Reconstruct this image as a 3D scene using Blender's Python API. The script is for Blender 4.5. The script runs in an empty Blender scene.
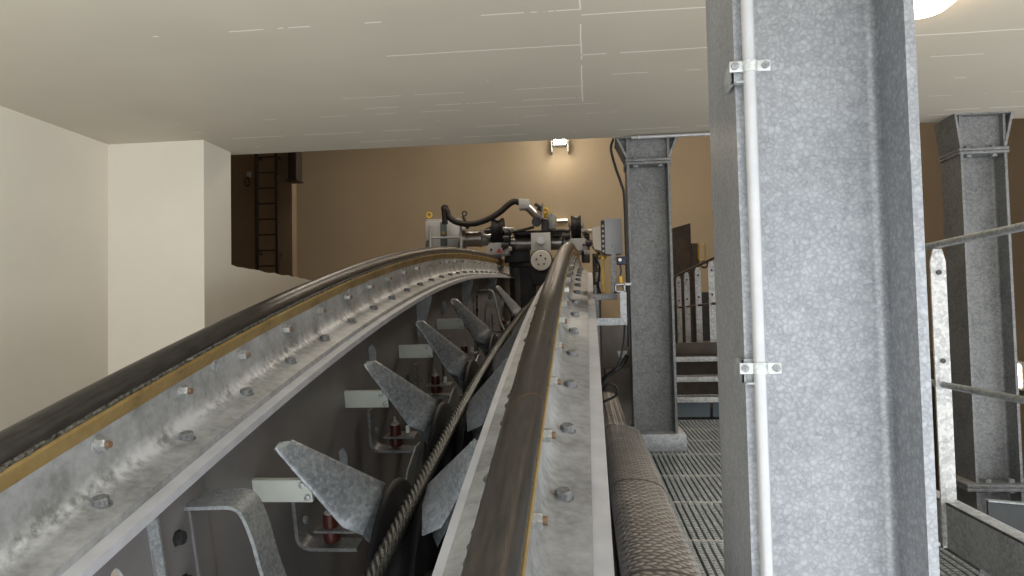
import bpy, bmesh, math, random
from math import sin, cos, pi, sqrt, radians, hypot, asin
from mathutils import Vector, Matrix
random.seed(7)
S = bpy.context.scene
COL = S.collection

# ------------------------------------------------------------------ camera
YAW, PIT, ROL, FPX = .1029, .0418, .0217, 740.0
FW = Vector((-sin(YAW)*cos(PIT), cos(YAW)*cos(PIT), sin(PIT)))
_r = Vector((cos(YAW), sin(YAW), 0)); _u = _r.cross(FW)
RT = cos(ROL)*_r - sin(ROL)*_u
UP = cos(ROL)*_u + sin(ROL)*_r
cam = bpy.data.cameras.new('camera'); co = bpy.data.objects.new('camera', cam); COL.objects.link(co)
cam.sensor_width = 36; cam.lens = FPX/1024*36; cam.clip_start = .02; cam.clip_end = 200
m = Matrix((RT, UP, -FW)).transposed().to_4x4()
co.matrix_world = m
S.camera = co

def at(px, py, Y=None, X=None, Z=None):
    """a measured direction turned into a place at a known depth / side / height (metres)"""
    v = FW + RT*(px-512)/FPX + UP*(288-py)/FPX
    t = X/v.x if X is not None else Y/v.y if Y is not None else Z/v.z
    return v*t

# ------------------------------------------------------------------ materials
def new_mat(name):
    mt = bpy.data.materials.new(name); mt.use_nodes = True
    nt = mt.node_tree; b = nt.nodes['Principled BSDF']
    return mt, nt, b
def N(nt, t, **k):
    n = nt.nodes.new(t)
    for a, v in k.items(): setattr(n, a, v)
    return n
def coords(nt, kind='Object', scale=(1,1,1)):
    tc = N(nt, 'ShaderNodeTexCoord'); mp = N(nt, 'ShaderNodeMapping')
    mp.inputs['Scale'].default_value = scale
    nt.links.new(tc.outputs[kind], mp.inputs['Vector'])
    return mp.outputs['Vector']
def ramp(nt, fac, stops):
    r = N(nt, 'ShaderNodeValToRGB')
    while len(r.color_ramp.elements) < len(stops): r.color_ramp.elements.new(.5)
    for e, (p, c) in zip(r.color_ramp.elements, stops):
        e.position = p; e.color = (*c, 1) if len(c) == 3 else c
    nt.links.new(fac, r.inputs['Fac']); return r.outputs['Color']
def mix(nt, fac, a, b, mode='MIX'):
    n = N(nt, 'ShaderNodeMix', data_type='RGBA', blend_type=mode)
    if isinstance(fac, (int, float)): n.inputs[0].default_value = fac
    else: nt.links.new(fac, n.inputs[0])
    for i, v in ((6, a), (7, b)):
        if isinstance(v, tuple): n.inputs[i].default_value = (*v, 1)
        else: nt.links.new(v, n.inputs[i])
    return n.outputs[2]
def noise(nt, vec, scale, detail=4, rough=.55):
    n = N(nt, 'ShaderNodeTexNoise'); n.inputs['Scale'].default_value = scale
    n.inputs['Detail'].default_value = detail; n.inputs['Roughness'].default_value = rough
    nt.links.new(vec, n.inputs['Vector']); return n.outputs['Fac']
def bump(nt, b, h, strength=.2, dist=.01):
    n = N(nt, 'ShaderNodeBump'); n.inputs['Strength'].default_value = strength; n.inputs['Distance'].default_value = dist
    nt.links.new(h, n.inputs['Height']); nt.links.new(n.outputs['Normal'], b.inputs['Normal'])
def math_(nt, op, a, b=None, clamp=False):
    n = N(nt, 'ShaderNodeMath', operation=op, use_clamp=clamp)
    for i, v in ((0, a), (1, b)):
        if v is None: continue
        if isinstance(v, (int, float)): n.inputs[i].default_value = v
        else: nt.links.new(v, n.inputs[i])
    return n.outputs[0]

def galv(name, lo, hi, cell=60, metal=.3, rough=.5, contrast=1.0, streak=False):
    mt, nt, b = new_mat(name)
    v = coords(nt)
    vo = N(nt, 'ShaderNodeTexVoronoi'); vo.inputs['Scale'].default_value = cell
    nt.links.new(v, vo.inputs['Vector'])
    sep = N(nt, 'ShaderNodeSeparateColor'); nt.links.new(vo.outputs['Color'], sep.inputs[0])
    n1 = noise(nt, v, cell*.07, 5)
    n2 = noise(nt, v, cell*1.7, 3)
    f = math_(nt, 'ADD', math_(nt, 'MULTIPLY', sep.outputs[0], .42*contrast), math_(nt, 'MULTIPLY', n1, .75))
    f = math_(nt, 'ADD', f, math_(nt, 'MULTIPLY', n2, .25))
    ve = N(nt, 'ShaderNodeTexVoronoi', feature='DISTANCE_TO_EDGE'); ve.inputs['Scale'].default_value = cell
    nt.links.new(v, ve.inputs['Vector'])
    f = math_(nt, 'ADD', f, math_(nt, 'MULTIPLY', math_(nt, 'MINIMUM', ve.outputs['Distance'], .12), 1.2*contrast))
    c = ramp(nt, f, [(.35, lo), (1.05 if False else 1.0, hi)])
    nt.links.new(c, b.inputs['Base Color'])
    b.inputs['Metallic'].default_value = metal
    r = N(nt, 'ShaderNodeMapRange'); nt.links.new(sep.outputs[1], r.inputs[0])
    r.inputs[3].default_value = rough-.07; r.inputs[4].default_value = rough+.09
    nt.links.new(r.outputs[0], b.inputs['Roughness'])
    return mt
def paint(name, c, rough=.5, metal=0, var=.12, scale=6, bmp=0, spec=.4):
    mt, nt, b = new_mat(name)
    v = coords(nt)
    n = noise(nt, v, scale, 6)
    lo = tuple(x*(1-var) for x in c); hi = tuple(min(1, x*(1+var)) for x in c)
    nt.links.new(ramp(nt, n, [(.3, lo), (.7, hi)]), b.inputs['Base Color'])
    b.inputs['Roughness'].default_value = rough; b.inputs['Metallic'].default_value = metal
    b.inputs['Specular IOR Level'].default_value = spec
    if bmp: bump(nt, b, noise(nt, v, scale*8, 4), bmp, .004)
    return mt
def emit(name, c, strength):
    mt, nt, b = new_mat(name)
    b.inputs['Base Color'].default_value = (*c, 1)
    b.inputs['Emission Color'].default_value = (*c, 1); b.inputs['Emission Strength'].default_value = strength
    return mt

M = {}
M['galv']   = galv('galvanized_steel', (.26,.27,.28), (.56,.57,.59), 60, .3, .5)
M['galvcol']= galv('galvanized_column', (.21,.215,.226), (.35,.358,.37), 78, .2, .48, .8)
def spangle():
    mt, nt, b = new_mat('galvanized_spangle_column')
    v0 = coords(nt)
    nz = N(nt, 'ShaderNodeTexNoise'); nz.inputs['Scale'].default_value = 45; nz.inputs['Detail'].default_value = 3
    nt.links.new(v0, nz.inputs['Vector'])
    va = N(nt, 'ShaderNodeVectorMath', operation='MULTIPLY_ADD'); va.inputs[1].default_value = (.012,.012,.012)
    nt.links.new(nz.outputs['Color'], va.inputs[0]); nt.links.new(v0, va.inputs[2])
    v = va.outputs[0]
    ve = N(nt, 'ShaderNodeTexVoronoi', feature='DISTANCE_TO_EDGE'); ve.inputs['Scale'].default_value = 78; nt.links.new(v, ve.inputs['Vector'])
    vo = N(nt, 'ShaderNodeTexVoronoi'); vo.inputs['Scale'].default_value = 78; nt.links.new(v, vo.inputs['Vector'])
    sep = N(nt, 'ShaderNodeSeparateColor'); nt.links.new(vo.outputs['Color'], sep.inputs[0])
    big = noise(nt, v0, 2.2, 4); fine = noise(nt, v0, 130, 3)
    e = math_(nt, 'MULTIPLY', math_(nt, 'MINIMUM', ve.outputs['Distance'], .30), .75)
    f = math_(nt, 'ADD', math_(nt, 'MULTIPLY', e, math_(nt, 'ADD', .35, big)), math_(nt, 'MULTIPLY', sep.outputs[0], .16))
    f = math_(nt, 'ADD', f, math_(nt, 'ADD', math_(nt, 'MULTIPLY', big, .55), math_(nt, 'MULTIPLY', fine, .34)))
    nt.links.new(ramp(nt, f, [(.38, (.19,.197,.208)), (.62, (.285,.293,.306)), (.92, (.40,.41,.425))]), b.inputs['Base Color'])
    b.inputs['Metallic'].default_value = .45; b.inputs['Roughness'].default_value = .42
    return mt
M['galvcol'] = spangle()
M['galvgrey']= galv('dark_galvanized_column', (.085,.087,.088), (.225,.225,.22), 70, .2, .5)  # darker galvanized grey than the foreground column
M['galvdk'] = galv('galvanized_steel_dull', (.17,.18,.185), (.38,.40,.405), 70, .35, .5)
M['galvfin']= galv('galvanized_sheet', (.15,.168,.182), (.42,.445,.465), 45, .45, .42)
M['galvbar']= galv('galvanized_flat_bar', (.24,.24,.235), (.66,.65,.63), 55, .25, .5)
M['zinc']   = galv('zinc_plated', (.34,.35,.35), (.60,.61,.60), 90, .5, .4)
M['boltst'] = galv('weathered_bolt', (.11,.115,.12), (.30,.305,.31), 120, .3, .55)
M['gird']   = paint('dark_grey_girder_paint', (.215,.205,.205), .5, 0, .12, 2.2, .05)
M['steeldk']= paint('dark_steel', (.055,.055,.058), .45, .4, .2, 9, .1)
M['steel']  = paint('machined_steel', (.42,.40,.385), .32, .85, .15, 12)
M['plategr']= paint('light_grey_paint', (.45,.46,.46), .45, 0, .07, 8)
M['boxgr']  = paint('grey_enclosure_paint', (.50,.50,.51), .5, 0, .05, 5)
M['beige']  = paint('beige_enclosure_paint', (.58,.52,.43), .5, 0, .05, 5)
M['rubber'] = paint('black_rubber', (.012,.012,.013), .55, 0, .3, 14, .1, .2)
M['hose']   = paint('ribbed_black_hose', (.022,.018,.016), .6, 0, .2, 14, .1)
M['cable']  = paint('black_cable', (.012,.012,.012), .5, 0, .2, 14)
M['brass']  = paint('yellow_brass', (.62,.40,.08), .4, .5, .2, 20)
M['yellow'] = paint('yellow_paint', (.75,.48,.05), .45, 0, .15, 15)
M['red']    = paint('red_paint', (.5,.06,.03), .5, 0, .1, 15)
M['redbr']  = paint('red_brown_bush', (.075,.018,.012), .4, 0, .3, 40)
M['discw']  = paint('pale_disc_paint', (.68,.66,.63), .45, 0, .05, 8)
M['toe']    = paint('dark_matt_paint', (.045,.047,.047), .75, 0, .15, 6)
M['navy']   = paint('navy_plastic', (.02,.025,.06), .4, 0, .2, 15)
M['white']  = paint('white_plastic', (.85,.85,.83), .4, 0, .03, 15)
M['palegrn']= paint('pale_polyethylene', (.62,.65,.585), .55, 0, .04, 6)
M['conduit']= paint('aluminium_conduit', (.45,.45,.46), .35, .3, .05, 30)
M['mastic'] = paint('grey_black_sealant', (.12,.112,.09), .8, 0, .95, 45, .4)
M['brownst']= paint('brown_steel', (.10,.075,.055), .6, 0, .2, 8)
M['bluegr'] = paint('blue_grey_panel', (.12,.15,.165), .5, 0, .15, 5)
M['ladder'] = paint('ladder_steel', (.035,.027,.02), .55, .2, .2, 8)
M['concdk'] = paint('grey_concrete', (.26,.235,.21), .9, 0, .2, 3, .2)
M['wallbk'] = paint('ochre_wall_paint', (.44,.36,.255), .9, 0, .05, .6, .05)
M['wallsh'] = paint('dark_brown_wall', (.25,.185,.12), .9, 0, .1, 1.2, .05)  # darker brown than the back wall
M['lamp']   = emit('lamp_glass', (1.0,.80,.55), 14)
M['flood']  = emit('floodlight_glass', (1.0,.85,.65), 60)
M['tube']   = emit('tube_lamp', (1.0,.85,.6), 2.2)

def plaster(name, c, lines=None):
    """painted fair-faced concrete: soft mottling, board joints as thin broken paler ridges"""
    mt, nt, b = new_mat(name)
    v = coords(nt)
    n = noise(nt, v, 1.3, 6); n2 = noise(nt, v, 14, 4)
    col = ramp(nt, n, [(.3, tuple(x*.95 for x in c)), (.7, tuple(min(1, x*1.03) for x in c))])
    h = n2
    if lines:
        sx = N(nt, 'ShaderNodeSeparateXYZ'); nt.links.new(v, sx.inputs[0])
        w = noise(nt, v, 2.2, 3)
        tot = None
        for axis, p, a0, a1, wd, th in lines:
            A = sx.outputs[1] if axis == 'y' else sx.outputs[0]
            Bc = sx.outputs[0] if axis == 'y' else sx.outputs[1]
            wob = math_(nt, 'ADD', A, math_(nt, 'MULTIPLY', math_(nt, 'SUBTRACT', w, .5), .02))
            d = math_(nt, 'ABSOLUTE', math_(nt, 'SUBTRACT', wob, p))
            k = math_(nt, 'LESS_THAN', d, wd)
            k = math_(nt, 'MULTIPLY', k, math_(nt, 'GREATER_THAN', Bc, a0))
            k = math_(nt, 'MULTIPLY', k, math_(nt, 'LESS_THAN', Bc, a1))
            mask = N(nt, 'ShaderNodeTexNoise'); mask.inputs['Scale'].default_value = 3.1; mask.inputs['Detail'].default_value = 5
            mp = N(nt, 'ShaderNodeMapping'); mp.inputs['Location'].default_value = (p*7, p*3, 0)
            mp.inputs['Scale'].default_value = (1, .2, 1) if axis == 'y' else (.2, 1, 1)
            nt.links.new(v, mp.inputs[0]); nt.links.new(mp.outputs[0], mask.inputs['Vector'])
            k = math_(nt, 'MULTIPLY', k, math_(nt, 'GREATER_THAN', mask.outputs['Fac'], th))
            tot = k if tot is None else math_(nt, 'MAXIMUM', tot, k)
        col = mix(nt, math_(nt, 'MULTIPLY', tot, .7), col, (.95,.92,.85))
        h = math_(nt, 'ADD', h, math_(nt, 'MULTIPLY', tot, 1.5))
    nt.links.new(col, b.inputs['Base Color']); b.inputs['Roughness'].default_value = .75
    bump(nt, b, h, .12, .004)
    return mt
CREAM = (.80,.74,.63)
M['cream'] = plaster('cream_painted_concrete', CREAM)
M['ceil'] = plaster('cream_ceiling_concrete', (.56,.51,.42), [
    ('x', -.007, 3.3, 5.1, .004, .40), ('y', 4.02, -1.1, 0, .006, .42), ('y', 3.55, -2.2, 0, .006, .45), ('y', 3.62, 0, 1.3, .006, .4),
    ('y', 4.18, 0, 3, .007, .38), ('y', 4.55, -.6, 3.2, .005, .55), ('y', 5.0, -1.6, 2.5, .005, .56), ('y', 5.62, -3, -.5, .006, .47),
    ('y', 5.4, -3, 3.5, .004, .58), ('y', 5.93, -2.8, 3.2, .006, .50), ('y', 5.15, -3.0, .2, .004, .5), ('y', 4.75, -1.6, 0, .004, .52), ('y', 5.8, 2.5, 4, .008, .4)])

# rope sleeve / saddle / liner materials read the sweep's UV (x = round the section, y = along it, metres)
def rope_mat(marks=True):
    mt, nt, b = new_mat('worn_black_rope' if marks else 'black_rope')
    uv = coords(nt, 'UV')
    sx = N(nt, 'ShaderNodeSeparateXYZ'); nt.links.new(uv, sx.inputs[0])
    ph = math_(nt, 'ADD', math_(nt, 'MULTIPLY', sx.outputs[1], 700.0), math_(nt, 'MULTIPLY', sx.outputs[0], 110.0))
    s = math_(nt, 'SINE', ph)
    n = noise(nt, coords(nt, 'UV', (9, 1.2, 1)), 6, 5)
    c = ramp(nt, n, [(.3, (.033,.030,.028)), (.7, (.075,.067,.060))])
    # copper-coloured rub marks: two slanting scratches
    for y0, k in ((2.33, .27), (3.12, .26)) if marks else ():
        q = math_(nt, 'POWER', math_(nt, 'DIVIDE', math_(nt, 'SUBTRACT', .30, sx.outputs[0]), .19), 2.0)
        d = math_(nt, 'ABSOLUTE', math_(nt, 'SUBTRACT', sx.outputs[1], math_(nt, 'ADD', y0, math_(nt, 'MULTIPLY', math_(nt, 'SUBTRACT', 1.0, q), k))))
        mk = math_(nt, 'LESS_THAN', d, .006)
        mk = math_(nt, 'MULTIPLY', mk, math_(nt, 'GREATER_THAN', n, .40))
        c = mix(nt, math_(nt, 'MULTIPLY', mk, .55), c, (.30,.13,.06))
    nt.links.new(c, b.inputs['Base Color'])
    b.inputs['Metallic'].default_value = .35; b.inputs['Roughness'].default_value = .38
    bump(nt, b, s, .05, .003)
    return mt
M['rope'] = rope_mat(); M['rope_plain'] = rope_mat(False)
def wire_mat():
    mt, nt, b = new_mat('greased_wire_rope')
    v = coords(nt)
    n = noise(nt, v, 40, 4)
    nt.links.new(ramp(nt, n, [(.3, (.030,.031,.028)), (.75, (.085,.088,.08))]), b.inputs['Base Color'])
    b.inputs['Metallic'].default_value = .5; b.inputs['Roughness'].default_value = .36
    return mt
M['wire'] = wire_mat()
def gold_mat():
    mt, nt, b = new_mat('bronze_liner')
    v = coords(nt)
    n = noise(nt, v, 3.5, 7); n2 = noise(nt, v, 25, 5)
    f = math_(nt, 'ADD', math_(nt, 'MULTIPLY', n, .7), math_(nt, 'MULTIPLY', n2, .3))
    nt.links.new(ramp(nt, f, [(.34, (.15,.105,.04)), (.48, (.34,.225,.075)), (.7, (.44,.31,.12))]), b.inputs['Base Color'])
    b.inputs['Roughness'].default_value = .5; b.inputs['Metallic'].default_value = .15
    bump(nt, b, n2, .15, .004)
    return mt
M['gold'] = gold_mat()
def saddle_mat(rust=True):
    """hot-dip galvanizing with chalky white rust settled along the root of the side plate"""
    mt, nt, b = new_mat('galvanized_white_rust' if rust else 'galvanized_casting')
    v = coords(nt); uv = coords(nt, 'UV')
    sx = N(nt, 'ShaderNodeSeparateXYZ'); nt.links.new(uv, sx.inputs[0])
    vo = N(nt, 'ShaderNodeTexVoronoi'); vo.inputs['Scale'].default_value = 45; nt.links.new(v, vo.inputs['Vector'])
    sep = N(nt, 'ShaderNodeSeparateColor'); nt.links.new(vo.outputs['Color'], sep.inputs[0])
    n1 = noise(nt, v, 4.5, 7, .62); n2 = noise(nt, v, 30, 4)
    f = math_(nt, 'ADD', math_(nt, 'MULTIPLY', sep.outputs[0], .05), math_(nt, 'ADD', math_(nt, 'MULTIPLY', n1, .75), math_(nt, 'MULTIPLY', n2, .2)))
    g = 1.28 if rust else 1.12
    c = ramp(nt, f, [(.34, (.17*g,.174*g,.165*g)), (.50, (.305*g,.312*g,.318*g)), (.72, (.46*g,.47*g,.485*g))])
    d = math_(nt, 'ABSOLUTE', math_(nt, 'SUBTRACT', sx.outputs[0], .232))
    k = math_(nt, 'SUBTRACT', 1.0, math_(nt, 'MULTIPLY', d, 16.0), True)
    k = math_(nt, 'MULTIPLY', k, math_(nt, 'MULTIPLY', math_(nt, 'ADD', math_(nt, 'SUBTRACT', n1, .36), math_(nt, 'MULTIPLY', math_(nt, 'SUBTRACT', n2, .5), .6)), 5.0), True)
    if not rust: k = math_(nt, 'MULTIPLY', k, .08)
    c = mix(nt, k, c, (.74,.755,.79))
    nt.links.new(c, b.inputs['Base Color']); b.inputs['Metallic'].default_value = .12; b.inputs['Roughness'].default_value = .5
    bump(nt, b, n2, .08, .004)
    return mt
M['saddle'] = saddle_mat(); M['saddle_plain'] = saddle_mat(False)
M['flange'] = paint('pale_zinc_flange', (.62,.63,.68), .5, .1, .1, 7, .06)
M['treadtop'] = paint('lit_tread_ridges', (.33,.305,.285), .45, .25, .2, 5, .1)  # paler worn tone, light on the ridges put into the colour
M['treadpl'] = paint('shaded_tread_plate', (.15,.135,.122), .5, .25, .22, 5, .1)  # darker tone, shade between the ridges put into the colour
M['grate'] = galv('galvanized_grating', (.20,.22,.23), (.42,.45,.46), 90, .3, .5)

# ------------------------------------------------------------------ mesh helpers
def prop(o, label=None, cat=None, group=None, kind=None):
    if label: o['label'] = label
    if cat: o['category'] = cat
    if group: o['group'] = group
    if kind: o['kind'] = kind
def thing(name, label, cat, loc=(0,0,0), group=None, rot=(0,0,0)):
    o = bpy.data.objects.new(name, None); COL.objects.link(o)
    o.empty_display_size = .1; o.location = loc; o.rotation_euler = rot
    prop(o, label, cat, group); return o
class B:
    def __init__(s): s.bm = bmesh.new(); s.uv = None
    def box(s, x0, x1, y0, y1, z0, z1, bev=0.0):
        r = bmesh.ops.create_cube(s.bm, size=1.0)
        vs = r['verts']
        for v in vs:
            v.co = Vector(((x0+x1)/2+v.co.x*(x1-x0), (y0+y1)/2+v.co.y*(y1-y0), (z0+z1)/2+v.co.z*(z1-z0)))
        if bev:
            es = list({e for v in vs for e in v.link_edges})
            bmesh.ops.bevel(s.bm, geom=es, offset=bev, segments=2, profile=.5, affect='EDGES')
        return s
    def cyl(s, p0, p1, r0, r1=None, n=24, caps=True):
        p0 = Vector(p0); p1 = Vector(p1); r1 = r0 if r1 is None else r1
        d = (p1-p0).normalized(); a = d.orthogonal().normalized(); b = d.cross(a)
        A = [s.bm.verts.new(p0+(a*cos(2*pi*i/n)+b*sin(2*pi*i/n))*r0) for i in range(n)]
        Bv = [s.bm.verts.new(p1+(a*cos(2*pi*i/n)+b*sin(2*pi*i/n))*r1) for i in range(n)]
        for i in range(n):
            j = (i+1) % n; s.bm.faces.new((A[i], A[j], Bv[j], Bv[i]))
        if caps: s.bm.faces.new(A[::-1]); s.bm.faces.new(Bv)
        return s
    def lathe(s, c, axis, prof, n=40):
        """prof: (along, radius) closed outline turned about axis through c"""
        c = Vector(c); d = Vector(axis).normalized(); a = d.orthogonal().normalized(); b = d.cross(a)
        rings = [[s.bm.verts.new(c+d*t+(a*cos(2*pi*i/n)+b*sin(2*pi*i/n))*r) for t, r in prof] for i in range(n)]
        m_ = len(prof)
        for i in range(n):
            for j in range(m_):
                k = (j+1) % m_
                s.bm.faces.new((rings[i][j], rings[i][k], rings[(i+1) % n][k], rings[(i+1) % n][j]))
        return s
    def tube(s, pts, r, n=12, smooth=3):
        pts = [Vector(p) for p in pts]
        if smooth and len(pts) > 2:
            out = []
            for i in range(len(pts)-1):
                p0 = pts[max(0, i-1)]; p1 = pts[i]; p2 = pts[i+1]; p3 = pts[min(len(pts)-1, i+2)]
                for k in range(smooth*2):
                    t = k/(smooth*2)
                    out.append(.5*((2*p1)+(p2-p0)*t+(2*p0-5*p1+4*p2-p3)*t*t+(3*p1-p0-3*p2+p3)*t**3))
            out.append(pts[-1]); pts = out
        prev = None; rings = []
        for i, p in enumerate(pts):
            t = (pts[min(i+1, len(pts)-1)]-pts[max(i-1, 0)]).normalized()
            a = t.orthogonal().normalized() if prev is None else (prev-t*prev.dot(t)).normalized()
            prev = a; b = t.cross(a)
            rr = r[i] if isinstance(r, list) else r
            rings.append([s.bm.verts.new(p+(a*cos(2*pi*k/n)+b*sin(2*pi*k/n))*rr) for k in range(n)])
        for i in range(len(rings)-1):
            for k in range(n):
                s.bm.faces.new((rings[i][k], rings[i][(k+1) % n], rings[i+1][(k+1) % n], rings[i+1][k]))
        s.bm.faces.new(rings[0][::-1]); s.bm.faces.new(rings[-1])
        return s
    def prism(s, pts, off):
        """a flat 3-D outline pushed by the vector off"""
        off = Vector(off)
        A = [s.bm.verts.new(Vector(p)) for p in pts]; Bv = [s.bm.verts.new(Vector(p)+off) for p in pts]
        n = len(A)
        s.bm.faces.new(A[::-1]); s.bm.faces.new(Bv)
        for i in range(n): s.bm.faces.new((A[i], A[(i+1) % n], Bv[(i+1) % n], Bv[i]))
        return s
    def band(s, path, width, thick):
        """flat bar bent along an (x,z) path, running width in y; path left side = outside"""
        n = len(path); nor = []
        for i in range(n):
            a = Vector(path[max(0, i-1)]); b = Vector(path[min(n-1, i+1)]); t = (b-a).normalized()
            nor.append(Vector((-t.y, t.x)))
        y0, y1 = width; rings = []
        for p, q in zip(path, nor):
            p = Vector(p); o = p-q*thick
            rings.append([s.bm.verts.new((p.x, y0, p.y)), s.bm.verts.new((p.x, y1, p.y)), s.bm.verts.new((o.x, y1, o.y)), s.bm.verts.new((o.x, y0, o.y))])
        for i in range(n-1):
            for k in range(4):
                s.bm.faces.new((rings[i][k], rings[i][(k+1) % 4], rings[i+1][(k+1) % 4], rings[i+1][k]))
        s.bm.faces.new(rings[0][::-1]); s.bm.faces.new(rings[-1])
        return s
    def torus(s, c, axis, R, r, n=20, k=8):
        return s.lathe(c, axis, [(r*sin(2*pi*j/k), R+r*cos(2*pi*j/k)) for j in range(k)], n)
    def build(s, name, mat, root=None, smooth=40, local=False):
        bmesh.ops.recalc_face_normals(s.bm, faces=s.bm.faces)
        if root is not None and not local:
            g = root
            off = Vector(g.location)
            while g.parent: g = g.parent; off += Vector(g.location)
            bmesh.ops.translate(s.bm, verts=s.bm.verts, vec=-off)
        me = bpy.data.meshes.new(name); s.bm.to_mesh(me); s.bm.free()
        me.polygons.foreach_set('use_smooth', [True]*len(me.polygons))
        me.set_sharp_from_angle(angle=radians(smooth))
        me.materials.append(mat)
        o = bpy.data.objects.new(name, me); COL.objects.link(o)
        if root is not None: o.parent = root
        return o
def copy_tree(o, parent=None):
    c = o.copy(); COL.objects.link(c)
    if parent is not None: c.parent = parent
    for ch in [x for x in list(COL.objects) if x.parent == o]: copy_tree(ch, c)
    return c
def children(o): return [x for x in COL.objects if x.parent == o]
def struct(o): o['kind'] = 'structure'; return o
def fillet(pts, rad, n=6):
    """round the inner corners of a polyline of (x,z)"""
    out = [pts[0]]
    for i in range(1, len(pts)-1):
        p = Vector(pts[i]); a = (Vector(pts[i-1])-p); b = (Vector(pts[i+1])-p)
        r = min(rad, a.length*.45, b.length*.45)
        A = p+a.normalized()*r; C = p+b.normalized()*r
        for k in range(n+1):
            t = k/n; q = A*(1-t)**2+p*2*t*(1-t)+C*t*t
            out.append((q.x, q.y))
    out.append(pts[-1]); return out

# ------------------------------------------------------------------ the room
ZC = 1.495
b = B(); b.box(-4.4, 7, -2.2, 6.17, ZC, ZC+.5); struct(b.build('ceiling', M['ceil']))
b = B(); b.box(-4.4, -3.87, -2.2, 6.17, -2.6, ZC); struct(b.build('wall_left', M['cream']))
# end pier of the left wall, its chipped edge to the opening, and the lower wall running on behind it
random.seed(3)
b = B(); b.box(-3.87, -3.05, 5.62, 6.07, -2.6, ZC)
struct(b.build('wall_left_pier', M['cream']))
b = B()
edge = []
prof = [(6.07, .52)] + [(6.07+.11*i, .512-.010*i*.2+random.uniform(-.008,.008)) for i in range(1, 30)]
pts = [(-3.05, y, z) for y, z in prof]+[(-3.05, prof[-1][0], -2.6), (-3.05, 6.07, -2.6)]
b.prism(pts, (-.32, 0, 0)); struct(b.build('wall_left_parapet', M['cream'], smooth=20))
b = B(); b.box(-12, 9, 2.6, 19.6, -2.9, -2.6); struct(b.build('floor', M['concdk']))
b = B(); b.box(-12, 9, 19, 19.4, -2.6, 7); struct(b.build('wall_back', M['wallbk']))
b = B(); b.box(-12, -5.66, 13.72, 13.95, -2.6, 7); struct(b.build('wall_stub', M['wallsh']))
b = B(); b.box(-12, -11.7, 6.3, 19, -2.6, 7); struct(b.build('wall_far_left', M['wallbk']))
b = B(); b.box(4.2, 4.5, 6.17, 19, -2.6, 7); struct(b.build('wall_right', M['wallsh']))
b = B(); b.box(-12, 9, 6.17, 19.4, 7, 7.3); struct(b.build('ceiling_hall', M['wallbk']))
b = B(); b.box(-12, 9, 5.97, 6.17, ZC+.5, 7); struct(b.build('wall_front', M['wallbk']))
b = B(); b.box(-12, -3.8, 6.0, 6.3, -2.6, 7); struct(b.build('wall_front_left', M['wallbk']))
b = B(); b.box(.02, .53, 9.2, 9.8, -2.6, -.06); b.box(.18, .53, 9.0, 9.25, -2.6, -.62)
struct(b.build('wall_plinth', M['concdk']))

# ------------------------------------------------------------------ arc of the saddles
D0, H0, RA = 13.931, 1.1182, 45.99
XL, XR, XH = -1.9, -.229, -1.0646
SJ, R2 = 11.0, 200.0            # beyond SJ the saddle flattens to a wider radius
STJ = (SJ-D0)/RA
ZJ = H0-RA+RA*sqrt(1-STJ*STJ)
def arc(s, n=0.0, x=0.0):
    if s <= SJ:
        st = (s-D0)/RA; z = H0-RA+RA*sqrt(1-st*st)
    else:
        st = STJ+(s-SJ)/R2; z = ZJ-R2*sqrt(1-STJ*STJ)+R2*sqrt(1-st*st)
    ct = sqrt(1-st*st)
    return Vector((x, s+n*st, z+n*ct))
def slope(s): return -asin((s-D0)/RA) if s <= SJ else -asin(STJ+(s-SJ)/R2)     # rotation about X that lies along the arc
def sweep(bm_, prof, X0, s0, s1, ds, jag=None):
    """closed section prof [(x,n)] carried along the arc, with UV = (perimeter, distance)"""
    bm = bm_.bm; uvl = bm.loops.layers.uv.verify()
    n = max(1, int(round((s1-s0)/ds))); m_ = len(prof)
    per = [0]
    for i in range(m_): per.append(per[-1]+hypot(prof[(i+1) % m_][0]-prof[i][0], prof[(i+1) % m_][1]-prof[i][1]))
    rings = []
    for k in range(n+1):
        s = s0+(s1-s0)*k/n
        rings.append([bm.verts.new(arc(s, p[1]+(jag(i, k)[1] if jag else 0), X0+p[0]+(jag(i, k)[0] if jag else 0))) for i, p in enumerate(prof)])
    for k in range(n):
        v0 = s0+(s1-s0)*k/n; v1 = s0+(s1-s0)*(k+1)/n
        for i in range(m_):
            j = (i+1) % m_
            f = bm.faces.new((rings[k][i], rings[k][j], rings[k+1][j], rings[k+1][i]))
            for lp, uvv in zip(f.loops, ((per[i], v0), (per[i+1], v0), (per[i+1], v1), (per[i], v1))): lp[uvl].uv = uvv
    bm.faces.new(rings[0][::-1]); bm.faces.new(rings[-1])
    return bm_
S0, S1 = .9, 18.98

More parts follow.
